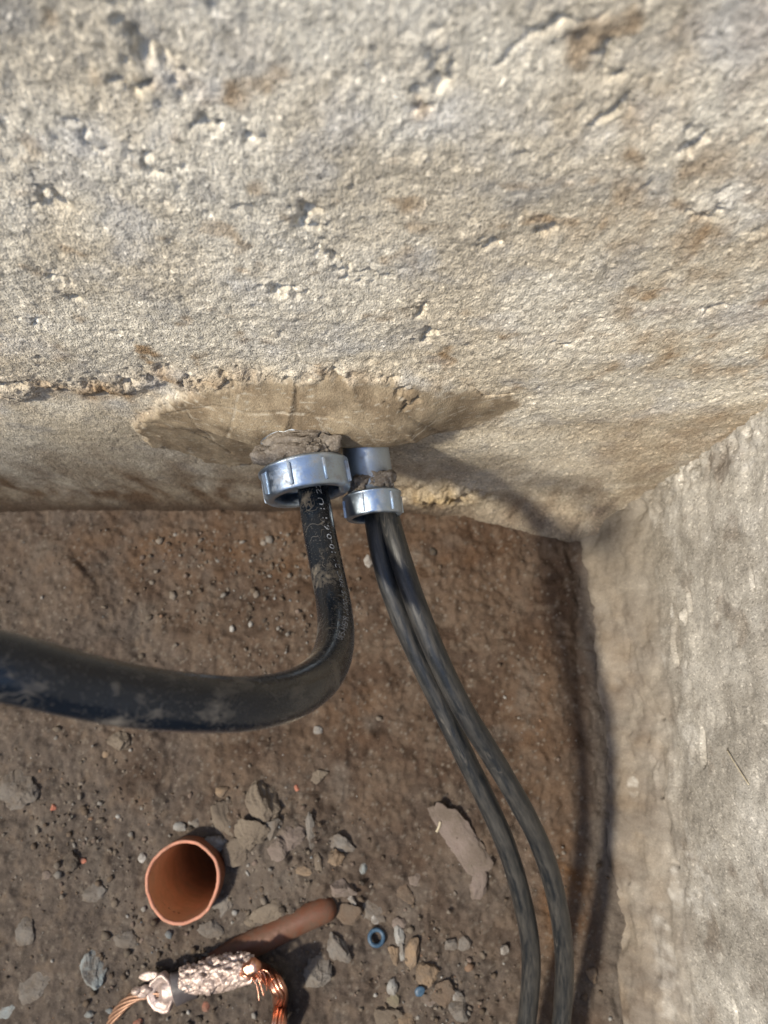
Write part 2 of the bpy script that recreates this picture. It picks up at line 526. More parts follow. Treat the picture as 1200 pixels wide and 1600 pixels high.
def back_height(X, Z):
    """how far the wall stands proud of its plane, plus colour masks"""
    h = 0.0030 * fbm(X * 8, Z * 8, 2, 3) + 0.0005 * fbm(X * 45, Z * 45, 2, 11)
    wob = 0.010 * fbm(X * 26, Z * 18, 4, 21)
    sd = poly_sd(X + 1.3 * wob, Z + 1.0 * wob, patch_w)
    patch = sstep(-0.004, 0.009, sd + 0.005 * fbm(X * 110, Z * 80, 3, 23))
    # the step under the rough coat on the left
    edge = 0.392 + 0.10 * np.clip(X + 0.32, -0.4, 0.14) + 0.016 * fbm(X * 16, Z * 3, 4, 33)
    low = (1 - sstep(edge - 0.022, edge + 0.004, Z + 0.8 * wob)) * (1 - sstep(-0.05, 0.10, X))
    low = np.maximum(low, (1 - sstep(0.30, 0.335, Z + wob)) * 0.9 * (1 - 0.75 * sstep(-0.02, 0.09, X)))
    rough = 1 - np.maximum(0.85 * patch, 0.4 * low)
    w1, c1 = worley(X * 270, Z * 165, 5)
    w2, c2 = worley(X * 130 + 3, Z * 85, 9)
    h = h + rough * (0.0005 * (0.55 - w1) + 0.0014 * (c2 > 0.88) * np.clip(0.5 - w2, 0, 1) - 0.0020 * (c2 < 0.045) * np.clip(0.6 - w2, 0, 1)
                     + 0.0005 * fbm(X * 200, Z * 130, 2, 41))
    h = h - 0.0055 * low * (1 - patch)
    # broken ragged rim of the rough coat
    band = np.exp(-((Z - edge - 0.004) / 0.020) ** 2) * (1 - sstep(-0.10, 0.0, X))
    h = h + band * (1 - patch) * (0.007 * np.clip(fbm(X * 90, Z * 65, 4, 52), -1, 0.10))
    rim = np.exp(-(sd / 0.008) ** 2) * (Z > 0.385) * sstep(-0.15, 0.45, fbm(X * 17, Z * 17, 2, 63))
    h = h + rim * (0.0002 + 0.0055 * np.clip(fbm(X * 95, Z * 80, 4, 61), -1, 0.08))
    # fill of mortar swelling round the two conduits
    prof = sstep(0.455, 0.360, Z) * sstep(0.296, 0.338, Z + 0.4 * wob)
    h = h + 0.023 * prof * np.exp(-(np.clip(np.abs(X + 0.050) - 0.050, 0, 9) / 0.055) ** 2)
    pp = lambda L: [(q[0], q[2]) for q in (on_back(a, b, 0.208) for a, b in L)]
    for L, wd, am in (([(462, 612), (455, 640), (440, 668), (432, 700)], .0018, .0014), ([(540, 610), (556, 632), (590, 645), (640, 668), (655, 690)], .0022, .0014),
                      ([(262, 672), (330, 648), (420, 645), (520, 648), (590, 668)], .0012, -.0007), ([(370, 640), (350, 690)], .0012, -.0007),
                      ([(285, 655), (330, 715)], .0013, -.0007), ([(250, 712), (300, 735), (345, 750)], .003, .0012), ([(545, 625), (560, 640)], .005, .002),
                      ([(462, 606), (466, 640), (450, 672), (436, 700)], .0011, -.0007), ([(600, 640), (650, 660), (690, 690)], .0012, -.0020), ([(240, 690), (300, 705), (360, 735)], .0012, -.0018),
                      ([(720, 630), (760, 650), (800, 648)], .0014, -.0022)):
        h = h + am * np.exp(-(line_d(X + 0.25 * wob, Z + 0.25 * wob, pp(L)) / wd) ** 2)
    for gx, gz, lx, lz, dp, an in gouges:
        m = (np.abs(X - gx) < 0.05) & (np.abs(Z - gz) < 0.05)
        if not m.any():
            continue
        dx, dz = X[m] - gx, Z[m] - gz
        wp = fbm(X[m] * 120, Z[m] * 90, 3, 79)
        dx, dz = dx + 0.006 * wp, dz + 0.006 * fbm(X[m] * 110 + 9, Z[m] * 85, 3, 81)
        a, b = dx * math.cos(an) + dz * math.sin(an), -dx * math.sin(an) + dz * math.cos(an)
        nz = np.clip(1 + 1.3 * fbm(X[m] * 170, Z[m] * 130, 3, 77), 0.35, 3)
        h[m] -= 0.95 * dp * np.exp(-((a / lx) ** 2 + (b / lz) ** 2) ** 1.2 * nz)
    # mortar haunch at the foot, swelling towards the corner
    wv = 0.10 + 0.90 * sstep(0.05, 0.27, X)
    h = h + 0.040 * wv * np.clip(1 - (Z + 1.0 * wob) / (0.05 + 0.075 * wv), 0, 1) ** 2
    # colour masks
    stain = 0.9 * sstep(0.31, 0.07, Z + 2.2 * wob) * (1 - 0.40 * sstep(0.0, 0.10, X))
    wide = np.exp(-((Z - edge + 0.006) / 0.034) ** 2) * (1 - sstep(-0.10, 0.02, X)) * np.clip(0.55 + 0.8 * fbm(X * 40, Z * 30, 3, 57), 0, 1)
    stain = np.maximum(stain, np.maximum(band * 0.8, wide * 0.85) * (1 - patch))
    stain = np.maximum(stain, 0.7 * np.exp(-(sd / 0.013) ** 2) * np.clip(0.5 + fbm(X * 50, Z * 34, 3, 59), 0, 1))
    ur = sstep(0.02, 0.20, X + 0.10 * fbm(X * 12, Z * 12, 3, 91)) * sstep(0.38, 0.46, Z)
    stain = np.maximum(stain, ur * np.clip(0.30 + 0.85 * fbm(X * 60, Z * 36, 4, 93), 0, 0.8))
    stain = np.maximum(stain, np.clip(2.2 * fbm(X * 34, Z * 34, 3, 95) - 0.95, 0, 0.8) * (Z > 0.4))
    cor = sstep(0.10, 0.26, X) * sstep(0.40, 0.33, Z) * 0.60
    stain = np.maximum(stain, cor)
    p2 = on_back(690, 775)
    och = np.exp(-((X - p2[0]) / 0.050) ** 2 - ((Z - p2[2]) / 0.05) ** 2)
    stain = np.maximum(stain, 0.95 * och)
    h = h + och * (0.006 + 0.012 * np.clip(fbm(X * 38, Z * 26, 4, 99), -0.8, 0.8))
    lime = 0.55 * np.clip(1.6 * fbm(X * 20, Z * 20, 4, 97) - 0.35, 0, 1) * sstep(0.30, 0.36, Z) * (1 - patch)
    c = lerp((0.60, 0.53, 0.41), (0.71, 0.655, 0.54), sstep(-0.4, 0.4, fbm(X * 9, Z * 9, 4, 211)))
    c = c * (1 + 0.13 * fbm(X * 90, Z * 60, 3, 213))[..., None]
    c = lerp(c, np.asarray((0.42, 0.40, 0.365)) + 0 * c, 0.6 * np.clip(1.5 * fbm(X * 26, Z * 26, 3, 215) - 0.35, 0, 1))
    stain = np.clip(stain * (0.75 + 0.6 * fbm(X * 34, Z * 12, 4, 217)), 0, 1)
    brown = lerp((0.175, 0.115, 0.072), (0.33, 0.23, 0.135), sstep(0.05, 0.36, Z))
    brown = lerp(brown, np.asarray((0.36, 0.25, 0.10)) + 0 * brown, 0.8 * och)
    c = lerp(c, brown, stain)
    foot = sstep(0.075, 0.0, Z + 1.2 * wob) * (1 - 0.45 * sstep(0.02, 0.16, X))  # soil stain, with the corner haunch's shade painted in towards the right
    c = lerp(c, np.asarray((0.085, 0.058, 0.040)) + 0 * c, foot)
    shaded = low * (1 - sstep(-0.02, 0.08, X)) * (1 - patch) * sstep(0.36, 0.24, Z + 1.5 * wob)  # underside shade below the left lip, painted into the colour
    c = c * (1 - 0.28 * shaded)[..., None]
    pc = lerp((0.215, 0.165, 0.108), (0.325, 0.262, 0.178), sstep(-0.4, 0.5, fbm(X * 40, Z * 22, 4, 219)))
    scr = np.clip(3.0 * fbm(X * 120, Z * 330, 2, 223) - 1.5, 0, 1)
    pc = lerp(pc, np.asarray((0.45, 0.41, 0.33)) + 0 * pc, 0.75 * scr)
    for L in ([(262, 676), (300, 655), (360, 646), (440, 646), (520, 650), (575, 662), (592, 680)], [(372, 632), (352, 690)], [(285, 652), (335, 720)], [(255, 690), (330, 715)],
              [(480, 640), (530, 668), (600, 672)], [(300, 625), (350, 612), (400, 613)], [(660, 650), (730, 640)], [(700, 668), (770, 655)], [(610, 690), (680, 668)], [(500, 655), (545, 690)]):
        d = line_d(X + 0.35 * wob, Z + 0.35 * wob, pp(L))
        pc = lerp(pc, np.asarray((0.50, 0.45, 0.36)) + 0 * pc, 0.7 * np.exp(-(d / 0.0009) ** 2) * sstep(-0.25, 0.2, fbm(X * 90, Z * 90, 2, 225)))
    pc = pc * (1 + 0.22 * fbm(X * 60, Z * 38, 4, 227))[..., None]
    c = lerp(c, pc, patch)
    c = lerp(c, np.asarray((0.60, 0.585, 0.55)) + 0 * c, lime)
    return h, dict(patch=np.maximum(0.60 * patch, 0.12 * low).ravel(), zone=patch.ravel(), col=rgba(c))

xs = spaced((PIT_X0 - 0.12, -0.50, 0.012), (-0.50, -0.36, 0.0025), (-0.36, 0.33, 0.00115), (0.33, 0.45, 0.02))
zs = spaced((-0.06, 0.0, 0.02), (0.0, 0.22, 0.0022), (0.22, 0.74, 0.00125), (0.74, TOP, 0.006))
X, Z = np.meshgrid(xs, zs)
h, att = back_height(X, Z)
Y = WALL_Y - h
Y[0, :] = Y[-1, :] = WALL_Y + 0.14        # the slab's thickness
V = np.stack([X, Y, Z], -1).reshape(-1, 3)
Q = grid_quads(len(zs), len(xs))
BW = (0.0, WALL_Y, 0.0)
V = V - np.array(BW)
pm = att.pop('zone')[Q].mean(1) > 0.5
pm &= (V[Q[:, 0], 2] > 0.2)
wall = empty('back_wall', BW, 'rough sandy concrete wall filling the upper half, conduits coming out of it', 'wall')
tag(link('rough_plaster', sub_mesh('rough_plaster', V, Q, ~pm, att), M['back'], wall), 'coarse sand coloured plaster')
tag(link('mortar_patch', sub_mesh('mortar_patch', V, Q, pm, att), M['back'], wall), 'smooth brown mortar troweled round the conduits')

# ------------------------------------------------------------------ side wall
def side_height(Yc, Z):
    h = 0.004 * fbm(Yc * 9, Z * 9, 3, 103) + 0.0007 * fbm(Yc * 45, Z * 28, 2, 111)
    wob = 0.010 * fbm(Yc * 20, Z * 26, 4, 121)
    low = sstep(0.125, 0.085, Z + wob)
    rough = 1 - 0.8 * low
    w1, c1 = worley(Yc * 330, Z * 180, 105)
    w2, c2 = worley(Yc * 90, Z * 90, 107)
    h = h + rough * (0.0004 * (0.55 - w1) - 0.0022 * (c2 < 0.10) * np.clip(0.6 - w2, 0, 1)) + 0.0003 * perlin(Yc * 160, Z * 100, 141)
    h = h + (0.046 + 0.012 * sstep(0.06, 0.18, Yc)) * np.clip(1 - (Z + 0.7 * wob) / 0.135, 0, 1) ** 2
    h = h + low * (0.0040 * np.clip(fbm(Yc * 14, Z * 22, 3, 151), -1, 0.5) + 0.0009 * fbm(Yc * 90, Z * 45, 3, 153))
    for px, py, ly, lz, dp in ((1042, 940, .010, .004, .012), (1035, 962, .006, .003, -.006), (1068, 965, .006, .003, .006), (983, 1010, .011, .002, .008),
                               (1005, 1190, .006, .003, .006), (1000, 1150, .005, .003, .005), (1062, 1350, .003, .006, .005), (1002, 1375, .004, .003, .006),
                               (992, 1478, .004, .003, .006), (972, 1418, .005, .003, .005), (1010, 1120, .003, .006, .004), (1175, 905, .010, .002, .003),
                               (1145, 1590, .012, .003, .005)):
        p = on_side(px, py, 0.29 if px < 1060 else WALL_X)
        h = h - dp * np.exp(-(((Yc - p[1]) / ly) ** 2 + ((Z - p[2]) / lz) ** 2) ** 1.5)
    # ragged joint with the back wall
    h = h + sstep(0.185, 0.222, Yc) * (0.0060 * np.clip(fbm(Z * 55, Yc * 60, 4, 157), -1, 0.25) + 0.001) * sstep(0.0, 0.06, Z)
    # flaked hollow
    for px, py, ry, rz in ((1025, 1200, .030, .012), (1080, 1170, .018, .008), (1040, 1000, .026, .012)):
        p = on_side(px, py, 0.298)
        e = ((Yc - p[1]) / ry) ** 2 + ((Z - p[2]) / rz) ** 2 + 0.5 * fbm(Yc * 40, Z * 40, 3, 161)
        h = h - 0.0045 * sstep(1.15, 0.9, e)
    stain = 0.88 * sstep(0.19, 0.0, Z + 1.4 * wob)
    stain = np.maximum(stain, np.clip(1.6 * fbm(Yc * 22, Z * 16, 4, 171) - 0.6, 0, 0.55))
    p = on_side(1110, 1590)
    stain = np.maximum(stain, 0.8 * np.exp(-((Yc - p[1]) / 0.02) ** 2 - ((Z - p[2]) / 0.02) ** 2))
    lime = np.zeros_like(h)
    for px, py, ry, rz, am in ((1095, 1385, .030, .045, 1.0), (1050, 1390, .022, .012, .7), (1075, 1140, .030, .022, .8), (1010, 1230, .012, .006, .8),
                               (1060, 1500, .05, .02, .45), (1035, 958, .01, .005, 1.0), (1160, 700, .025, .03, .7), (1100, 1560, .03, .02, .6)):
        p = on_side(px, py, 0.30 if px < 1060 else WALL_X)
        e = ((Yc - p[1]) / ry) ** 2 + ((Z - p[2]) / rz) ** 2 + 0.9 * fbm(Yc * 50, Z * 22, 4, 181)
        lime = np.maximum(lime, am * sstep(1.0, 0.35, e) * np.clip(0.55 + fbm(Yc * 90, Z * 40, 3, 191), 0, 1))
    lime = np.maximum(lime, 0.6 * np.clip(1.6 * fbm(Yc * 24, Z * 17, 4, 197) - 0.45, 0, 1) * (Z > 0.1))
    lime = 0.62 * np.clip(lime, 0, 1)
    c = lerp((0.32, 0.30, 0.265), (0.43, 0.41, 0.37), sstep(-0.4, 0.4, fbm(Yc * 12, Z * 8, 4, 231)))
    c = c * (1 + 0.18 * fbm(Yc * 65, Z * 42, 3, 233))[..., None]
    stain = np.clip(stain * (0.95 + 0.30 * fbm(Yc * 28, Z * 20, 4, 235)), 0, 1)
    br = lerp((0.125, 0.099, 0.078), (0.185, 0.150, 0.115), sstep(-0.4, 0.5, fbm(Yc * 32, Z * 22, 4, 237)))
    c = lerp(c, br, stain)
    c = lerp(c, np.asarray((0.17, 0.15, 0.12)) + 0 * c, 0.6 * sstep(0.02, 0.20, Yc) * sstep(0.20, 0.12, Z))  # haunch darkened towards the corner, its shade painted into the colour
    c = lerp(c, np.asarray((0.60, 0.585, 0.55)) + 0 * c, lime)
    return h, dict(patch=(0.65 * low).ravel(), col=rgba(c))
ys = spaced((PIT_Y0 - 0.1, -0.44, 0.02), (-0.44, 0.235, 0.0015), (0.235, 0.36, 0.02))
zs = spaced((-0.06, 0.0, 0.02), (0.0, 0.16, 0.0013), (0.16, 0.62, 0.0017), (0.62, TOP, 0.012))
Yg, Z = np.meshgrid(ys, zs)
h, att = side_height(Yg, Z)
Xg = WALL_X - h
Xg[0, :] = Xg[-1, :] = WALL_X + 0.16
V = np.stack([Xg, Yg, Z], -1).reshape(-1, 3) - np.array((WALL_X, 0, 0))
o = link('side_wall', np_mesh('side_wall', V, grid_quads(len(zs), len(ys), True), att), M['side'])
o.location = (WALL_X, 0, 0)
tag(o, 'grey rendered side wall on the right with pale lime blotches', 'wall')

# the two walls of the pit behind and left of the viewer
def plain_wall(name, a, b, thick):
    nx, nz = 80, 40
    a, b = np.array(a), np.array(b)
    e = b - a
    L = np.linalg.norm(e)
    nrm = np.array([-e[1], e[0]]) / L
    u, w = np.meshgrid(np.linspace(0, 1, nx), np.concatenate([[-0.06], np.linspace(-0.05, TOP - 0.003, nz - 2), [TOP - 0.003]]))
    hh = 0.006 * fbm(u * L * 9, w * 9, 4, 203) + 0.002 * fbm(u * L * 60, w * 60, 2, 207)
    hh[0] = hh[-1] = -thick
    V = np.stack([a[0] + e[0] * u + nrm[0] * hh, a[1] + e[1] * u + nrm[1] * hh, w], -1).reshape(-1, 3)
    z = np.zeros(len(V))
    o = link(name, np_mesh(name, V, grid_quads(nz, nx), {'patch': z, 'col': rgba(np.tile((0.33, 0.30, 0.255), (len(V), 1)) * (1 + 0.2 * fbm(V[:, 0] * 9 + V[:, 1] * 9, V[:, 2] * 9, 3, 5))[:, None])}), M['side'])
    return tag(o, kind='structure')
plain_wall('wall_left', (PIT_X0, WALL_Y + 0.02), (PIT_X0, PIT_Y0), 0.14)
plain_wall('wall_front', (PIT_X0 - 0.1, PIT_Y0), (WALL_X + 0.02, PIT_Y0), 0.14)

# ------------------------------------------------------------------ pit floor
def floor_height(X, Y, full=False):
    X, Y = np.asarray(X, float), np.asarray(Y, float)
    wob = fbm(X * 9, Y * 9, 4, 301)
    h = 0.006 * wob + 0.0032 * fbm(X * 34, Y * 34, 4, 305) + 0.0016 * fbm(X * 120, Y * 120, 3, 309)
    w, c = worley(X * 75 + 0.3 * wob, Y * 75, 311)
    lumps = (c > 0.62) * np.clip(0.5 - w, 0, 1)
    heap = np.zeros_like(h)
    for px, py, r, a in ((420, 1310, .055, .013), (470, 1350, .05, .010), (650, 1530, .055, .008), (420, 1450, .05, .010), (720, 1310, .045, .006), (240, 940, .05, -.004)):
        p = on_floor(px, py)
        heap = heap + a * np.exp(-((X - p[0]) ** 2 + (Y - p[1]) ** 2) / r ** 2)
    h = h + heap + lumps * (0.004 + 0.35 * np.clip(heap, 0, 1))
    # a flake of crust broken off, and the gap along the side wall
    p = on_floor(140, 900)
    e = (X - p[0]) * 0.8 + (Y - p[1]) * 0.6
    f = (X - p[0]) * -0.6 + (Y - p[1]) * 0.8
    h = h + 0.006 * sstep(0.004, -0.003, e + 0.01 * wob) * np.exp(-(f / 0.04) ** 2) * np.exp(-(e / 0.05) ** 2)
    gap = np.exp(-((X - (0.243 + 0.012 * wob)) / 0.008) ** 2) * sstep(-0.05, 0.06, Y)
    h = h - 0.009 * gap
    wh, ch = worley(X * 190, Y * 190 + 0.3 * wob, 313)
    h = h + 0.0016 * (ch > 0.72) * np.clip(0.5 - wh, 0, 1)
    if not full:
        return h
    grey = np.clip(sstep(-0.10, -0.42, X + 0.12 * wob) * 0.8 + 0.6 * sstep(-0.06, -0.28, Y + 0.10 * wob) + 0.35 * fbm(X * 20, Y * 20, 3, 329), 0, 0.9) * 0.7
    rust = np.zeros_like(h)
    for px, py, rx, ry, a in ((880, 1400, .03, .09, .8), (700, 860, .10, .06, .35), (540, 1100, .06, .05, .3), (840, 1130, .04, .10, .35), (330, 860, .25, .06, .45)):
        p = on_floor(px, py)
        rust = np.maximum(rust, a * np.exp(-((X - p[0]) / rx) ** 2 - ((Y - p[1]) / ry) ** 2))
    rust = np.clip(rust * (0.8 + 0.8 * fbm(X * 30, Y * 30, 3, 321)), 0, 1)
    cem = np.clip(sstep(0.235, 0.262, X + 0.008 * wob) * 0.8 + np.clip(heap * 30, 0, 0.4) + np.clip(fbm(X * 14, Y * 14, 4, 325) * 1.2 - 0.55, 0, 0.5), 0, 0.9)
    k = lambda v: np.asarray(v) + np.zeros(h.shape + (3,))
    c = lerp((0.068, 0.043, 0.029), (0.112, 0.079, 0.057), sstep(-0.45, 0.45, fbm(X * 13, Y * 13, 4, 331)))
    c = lerp(c, k((0.118, 0.103, 0.092)), grey)
    c = c * (1 + 0.30 * fbm(X * 75, Y * 75, 4, 333))[..., None]
    c = lerp(c, k((0.15, 0.115, 0.088)), np.clip(1.5 * fbm(X * 45, Y * 45, 3, 335) - 0.35, 0, 0.6))
    c = lerp(c, k((0.13, 0.066, 0.028)), rust)
    c = lerp(c, k((0.145, 0.125, 0.108)), cem)
    c = lerp(c, k((0.19, 0.165, 0.14)), 0.7 * (ch > 0.86) * sstep(0.42, 0.25, wh))
    return h, dict(col=rgba(c * np.array((0.71, 0.70, 0.69))))
xs = spaced((PIT_X0 - 0.05, -0.54, 0.014), (-0.54, 0.27, 0.0017), (0.27, 0.36, 0.015))
ys = spaced((PIT_Y0 - 0.05, -0.42, 0.014), (-0.42, 0.235, 0.0017), (0.235, 0.30, 0.015))
X, Yg = np.meshgrid(xs, ys)
h, att = floor_height(X, Yg, True)
V = np.stack([X, Yg, h], -1).reshape(-1, 3)
Q = grid_quads(len(ys), len(xs))
stub = at(285, 1378, 0.826)               # the soil stops at the upright pipe
qc = V[Q].mean(1)
Q = Q[np.hypot(qc[:, 0] - stub[0], qc[:, 1] - stub[1]) > 0.0408]
o = link('ground', np_mesh('ground', V, Q, att), M['soil'])
tag(o, 'dark brown moist soil floor of the pit', kind='structure')

# ground level round the pit, out to the horizon
x0, x1, y0, y1 = PIT_X0 - 0.11, WALL_X + 0.13, PIT_Y0 - 0.11, WALL_Y + 0.11
W = 200
G = [(-W, -W), (x0, -W), (x1, -W), (W, -W), (-W, y0), (x0, y0), (x1, y0), (W, y0), (-W, y1), (x0, y1), (x1, y1), (W, y1), (-W, W), (x0, W), (x1, W), (W, W)]
F = [(r * 4 + c, r * 4 + c + 1, r * 4 + c + 5, r * 4 + c + 4) for r in range(3) for c in range(3) if (r, c) != (1, 1)]
me = bpy.data.meshes.new('terrain')
me.from_pydata([(a, b, TOP - 0.004) for a, b in G], [], F)
tag(link('terrain', me, M['ground']), kind='structure')

# ------------------------------------------------------------------ conduits
def conduit(label, centre, axis, R, bl, pipe_r, pipe_len, ribs, grout_seed, grout):
    """centre = middle of the bushing; axis = the way its mouth points"""
    axis = Vector(axis).normalized()
    root = empty('steel_conduit', centre, label, 'conduit', 'conduits through the back wall')
    root.rotation_euler = axis.to_track_quat('Y', 'Z').to_euler()
    root.rotation_mode = 'XYZ'
    k = R / 0.0365
    a, b = -bl / 2, bl / 2
    prof = [(R * .985, a), (R * 1.03, a + .0012 * k), (R * 1.03, a + .0032 * k), (R * .985, a + .0042 * k), (R * .985, b - .004 * k), (R * .965, b - .0014 * k),
            (R * .92, b), (R * .80, b), (R * .765, b - .0015 * k), (R * .755, b - .006 * k), (R * .79, b - .008 * k), (R * .79, a)]
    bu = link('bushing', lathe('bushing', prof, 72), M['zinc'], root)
    rib = None
    for q in range(ribs):
        t = 2 * math.pi * (q + 0.32) / ribs
        if rib is None:
            bm = bmesh.new()
            bmesh.ops.create_cube(bm, size=1)
            for v in bm.verts:
                v.co = Vector((v.co.x * .0036 * k, v.co.y * (bl - .0075 * k), v.co.z * .0042 * k))
                if v.co.z > 0:
                    v.co.x *= 0.55
                    v.co.y *= 0.95
            bmesh.ops.bevel(bm, geom=bm.edges[:], offset=.0005 * k, segments=2, affect='EDGES')
            rib = bpy.data.meshes.new('rib')
            bm.to_mesh(rib)
            bm.free()
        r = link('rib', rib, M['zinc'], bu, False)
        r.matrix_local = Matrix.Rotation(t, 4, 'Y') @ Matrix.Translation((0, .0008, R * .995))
    # the pipe, hollow, going back into the wall
    pi = pipe_r - .0028
    prof = [(pipe_r, b - .012 * k), (pipe_r, -pipe_len), (pi, -pipe_len), (pi, b - .012 * k)]
    link('pipe', lathe('pipe', prof, 56), M['galv'], root)
    # lumps of grout left on it
    for gi, (gx, gy, gz, dx, dy, dz) in enumerate(grout):
        me = stone_mesh('grout_lump', grout_seed + gi, (dx, dy, dz), 4, 8, 0.11)
        co = np.empty(len(me.vertices) * 3)
        me.vertices.foreach_get('co', co)
        co = co.reshape(-1, 3)
        co += 0.0016 * np.stack([fbm(co[:, 0] * 300 + 5 * c, co[:, 1] * 300 + co[:, 2] * 240, 3, 401 + c) for c in range(3)], 1)
        me.vertices.foreach_set('co', co.ravel())
        g = link('grout_lump', me, M['grout'], root)
        g.location = (gx, gy, gz)
    return root
cA = at(478, 752, 0.612)
cB = at(583, 791, 0.640)
conduit('wide zinc conduit bushing with ribs, thick black cable coming out of it', cA, (0.20, -0.975, -0.03), 0.0365, 0.0258, 0.0310, 0.12, 8, 500,
        [(0.012, -0.024, 0.018, 0.050, 0.022, 0.032), (-0.020, -0.022, 0.016, 0.042, 0.020, 0.030), (0.0, -0.027, 0.026, 0.060, 0.020, 0.020), (0.004, -0.0185, 0.0295, 0.044, 0.016, 0.013), (-0.012, -0.019, 0.027, 0.030, 0.015, 0.014)])
conduit('narrow zinc conduit bushing caked with grout, two thin cables coming out of it', cB, (0.13, -0.985, -0.03), 0.0250, 0.0205, 0.0205, 0.14, 6, 520,
        [(-0.006, -0.018, 0.0165, 0.036, 0.018, 0.014), (0.008, -0.017, 0.016, 0.026, 0.016, 0.014)])

# ------------------------------------------------------------------ cables
BIG_R = 0.0130
big = [at(*q) for q in ((484, 716, .668), (487, 745, .640), (491, 778, .612), (499, 830, .592), (511, 890, .574), (522, 948, .545), (524, 1000, .500), (509, 1046, .447),
                        (468, 1080, .398), (402, 1098, .362), (320, 1099, .336), (225, 1090, .315), (115, 1069, .296), (0, 1041, .277))]
big += [np.array(q) for q in ((-0.195, 0.020, 0.690), (-0.28, 0.015, 0.752), (-0.42, -0.01, 0.835), (-0.62, -0.05, 0.925), (-0.90, -0.08, 0.985), (-1.25, -0.10, 1.0), (-1.7, -0.12, 0.982), (-2.4, -0.3, 0.979))]
PB, SB = smooth_path(big, 420)
cab = empty('power_cable', PB[0], 'thick black cable bending sharply to the left with faint white print', 'cable')
me = tube_mesh('sheath', PB, BIG_R, 40)
co = np.empty(len(me.vertices) * 3)
me.vertices.foreach_get('co', co)
co = co.reshape(-1, 3)
sc = np.zeros(len(co))
for px, py, dd, r_, a_ in ((498, 905, .562, .014, .9), (497, 985, .50, .016, .55), (512, 1062, .425, .012, 1.0), (455, 1100, .380, .010, .8), (395, 1062, .35, .008, .6),
                           (480, 780, .60, .008, .6), (330, 1136, .325, .014, .55), (60, 1060, .272, .03, .25), (180, 1115, .30, .02, .4)):
    sc = np.maximum(sc, a_ * np.exp(-((co - at(px, py, dd)) ** 2).sum(1) / r_ ** 2))
me.attributes['scuff'].data.foreach_set('value', sc.astype(np.float32))
to_local(me, PB[0])
link('sheath', me, M['cable'], cab)
def printed(text, P, s, r, s0, width, height, theta, parent, mat):
    """print wrapped on the round of a cable, reading against the path"""
    fc = bpy.data.curves.new('print', 'FONT')
    fc.body = text
    fc.size = 1.0
    fc.resolution_u = 2
    tmp = bpy.data.objects.new('tmp', fc)
    COL.objects.link(tmp)
    dg = bpy.context.evaluated_depsgraph_get()
    me = bpy.data.meshes.new_from_object(tmp.evaluated_get(dg))
    bpy.data.objects.remove(tmp)
    bm = bmesh.new()
    bm.from_mesh(me)
    bmesh.ops.triangulate(bm, faces=bm.faces)
    bm.to_mesh(me)
    bm.free()
    co = np.empty(len(me.vertices) * 3)
    me.vertices.foreach_get('co', co)
    co = co.reshape(-1, 3)
    w = co[:, 0].max()
    u = s0 + width * (1 - co[:, 0] / w)
    T, N, B = frames(P)
    # angle measured from the side facing straight up, projected across the cable
    Pi = np.stack([np.interp(u, s, P[:, c]) for c in range(3)], 1)
    Ti = np.stack([np.interp(u, s, T[:, c]) for c in range(3)], 1)
    Ti /= np.linalg.norm(Ti, axis=1)[:, None]
    view = np.array([0.0, 0.0, 1.0]) + np.zeros_like(Ti)
    ref = np.cross(Ti, np.array([1.0, 0.0, 0.0]))         # continuous through the bend
    ref = -ref / np.linalg.norm(ref, axis=1)[:, None]
    ref = np.where((ref[:, 2] < 0)[:, None], -ref, ref)
    side = np.cross(Ti, ref)
    side = np.where((side[:, 0] < 0)[:, None], -side, side)
    th = theta(u) - (co[:, 1] - 0.35) * height / r
    q = Pi + (r + 0.00012) * (np.cos(th)[:, None] * ref + np.sin(th)[:, None] * side)
    me.vertices.foreach_set('co', q.ravel())
    me.update()
    to_local(me, P[0])
    return link('printed_text', me, mat, parent, False)
PRINT_S = SB[np.argmin(np.linalg.norm(PB - at(491, 776, .612), axis=1))]
PRINT_E = SB[np.argmin(np.linalg.norm(PB - at(520, 1030, .465), axis=1))]
printed('0E5-HEPR I-000-I5 90C 21 10-0,6/1 1U 22', PB, SB, BIG_R, PRINT_S - 0.004, PRINT_E - PRINT_S, 0.0062,
        lambda u: 0.30 + 0.35 * np.sin(np.clip((u - PRINT_S) / (PRINT_E - PRINT_S), 0, 1) * np.pi * 0.95), cab, M['print'])

thinA = [at(*q) for q in ((578, 735, .690), (582, 775, .668), (588, 825, .646), (602, 893, .644), (626, 963, .648), (655, 1030, .654), (689, 1102, .662), (724, 1177, .670),
                          (758, 1247, .680), (791, 1322, .694), (815, 1402, .712), (829, 1484, .730), (827, 1562, .744), (816, 1640, .752), (800, 1740, .755))]
thinB = [at(*q) for q in ((592, 735, .685), (600, 775, .662), (612, 825, .640), (631, 888, .632), (654, 955, .630), (684, 1028, .634), (720, 1102, .643), (766, 1177, .656),
                          (805, 1243, .668), (841, 1313, .688), (866, 1388, .710), (880, 1470, .732), (881, 1550, .750), (872, 1640, .760), (855, 1740, .760))]
for k, (P0, lab, tail) in enumerate(((thinA, 'thin dusty black cable, left one of the pair from the narrow bushing', -0.02),
                                     (thinB, 'thin dusty black cable, right one of the pair, nearer the side wall', 0.03))):
    P0 = P0 + [np.array((0.09 + tail, -0.55, 0.02)), np.array((0.04 + tail, -0.75, 0.012)), np.array((-0.2 + tail, -0.88, 0.012))]
    PT, ST_ = smooth_path(P0, 300)
    me = tube_mesh('thin_cable', PT, 0.0094, 24, True, 0.03, 600 + k)
    to_local(me, PT[0])
    o = link('thin_cable', me, M['cable_dusty'])
    o.location = PT[0]
    tag(o, lab, 'cable', 'pair of thin cables')

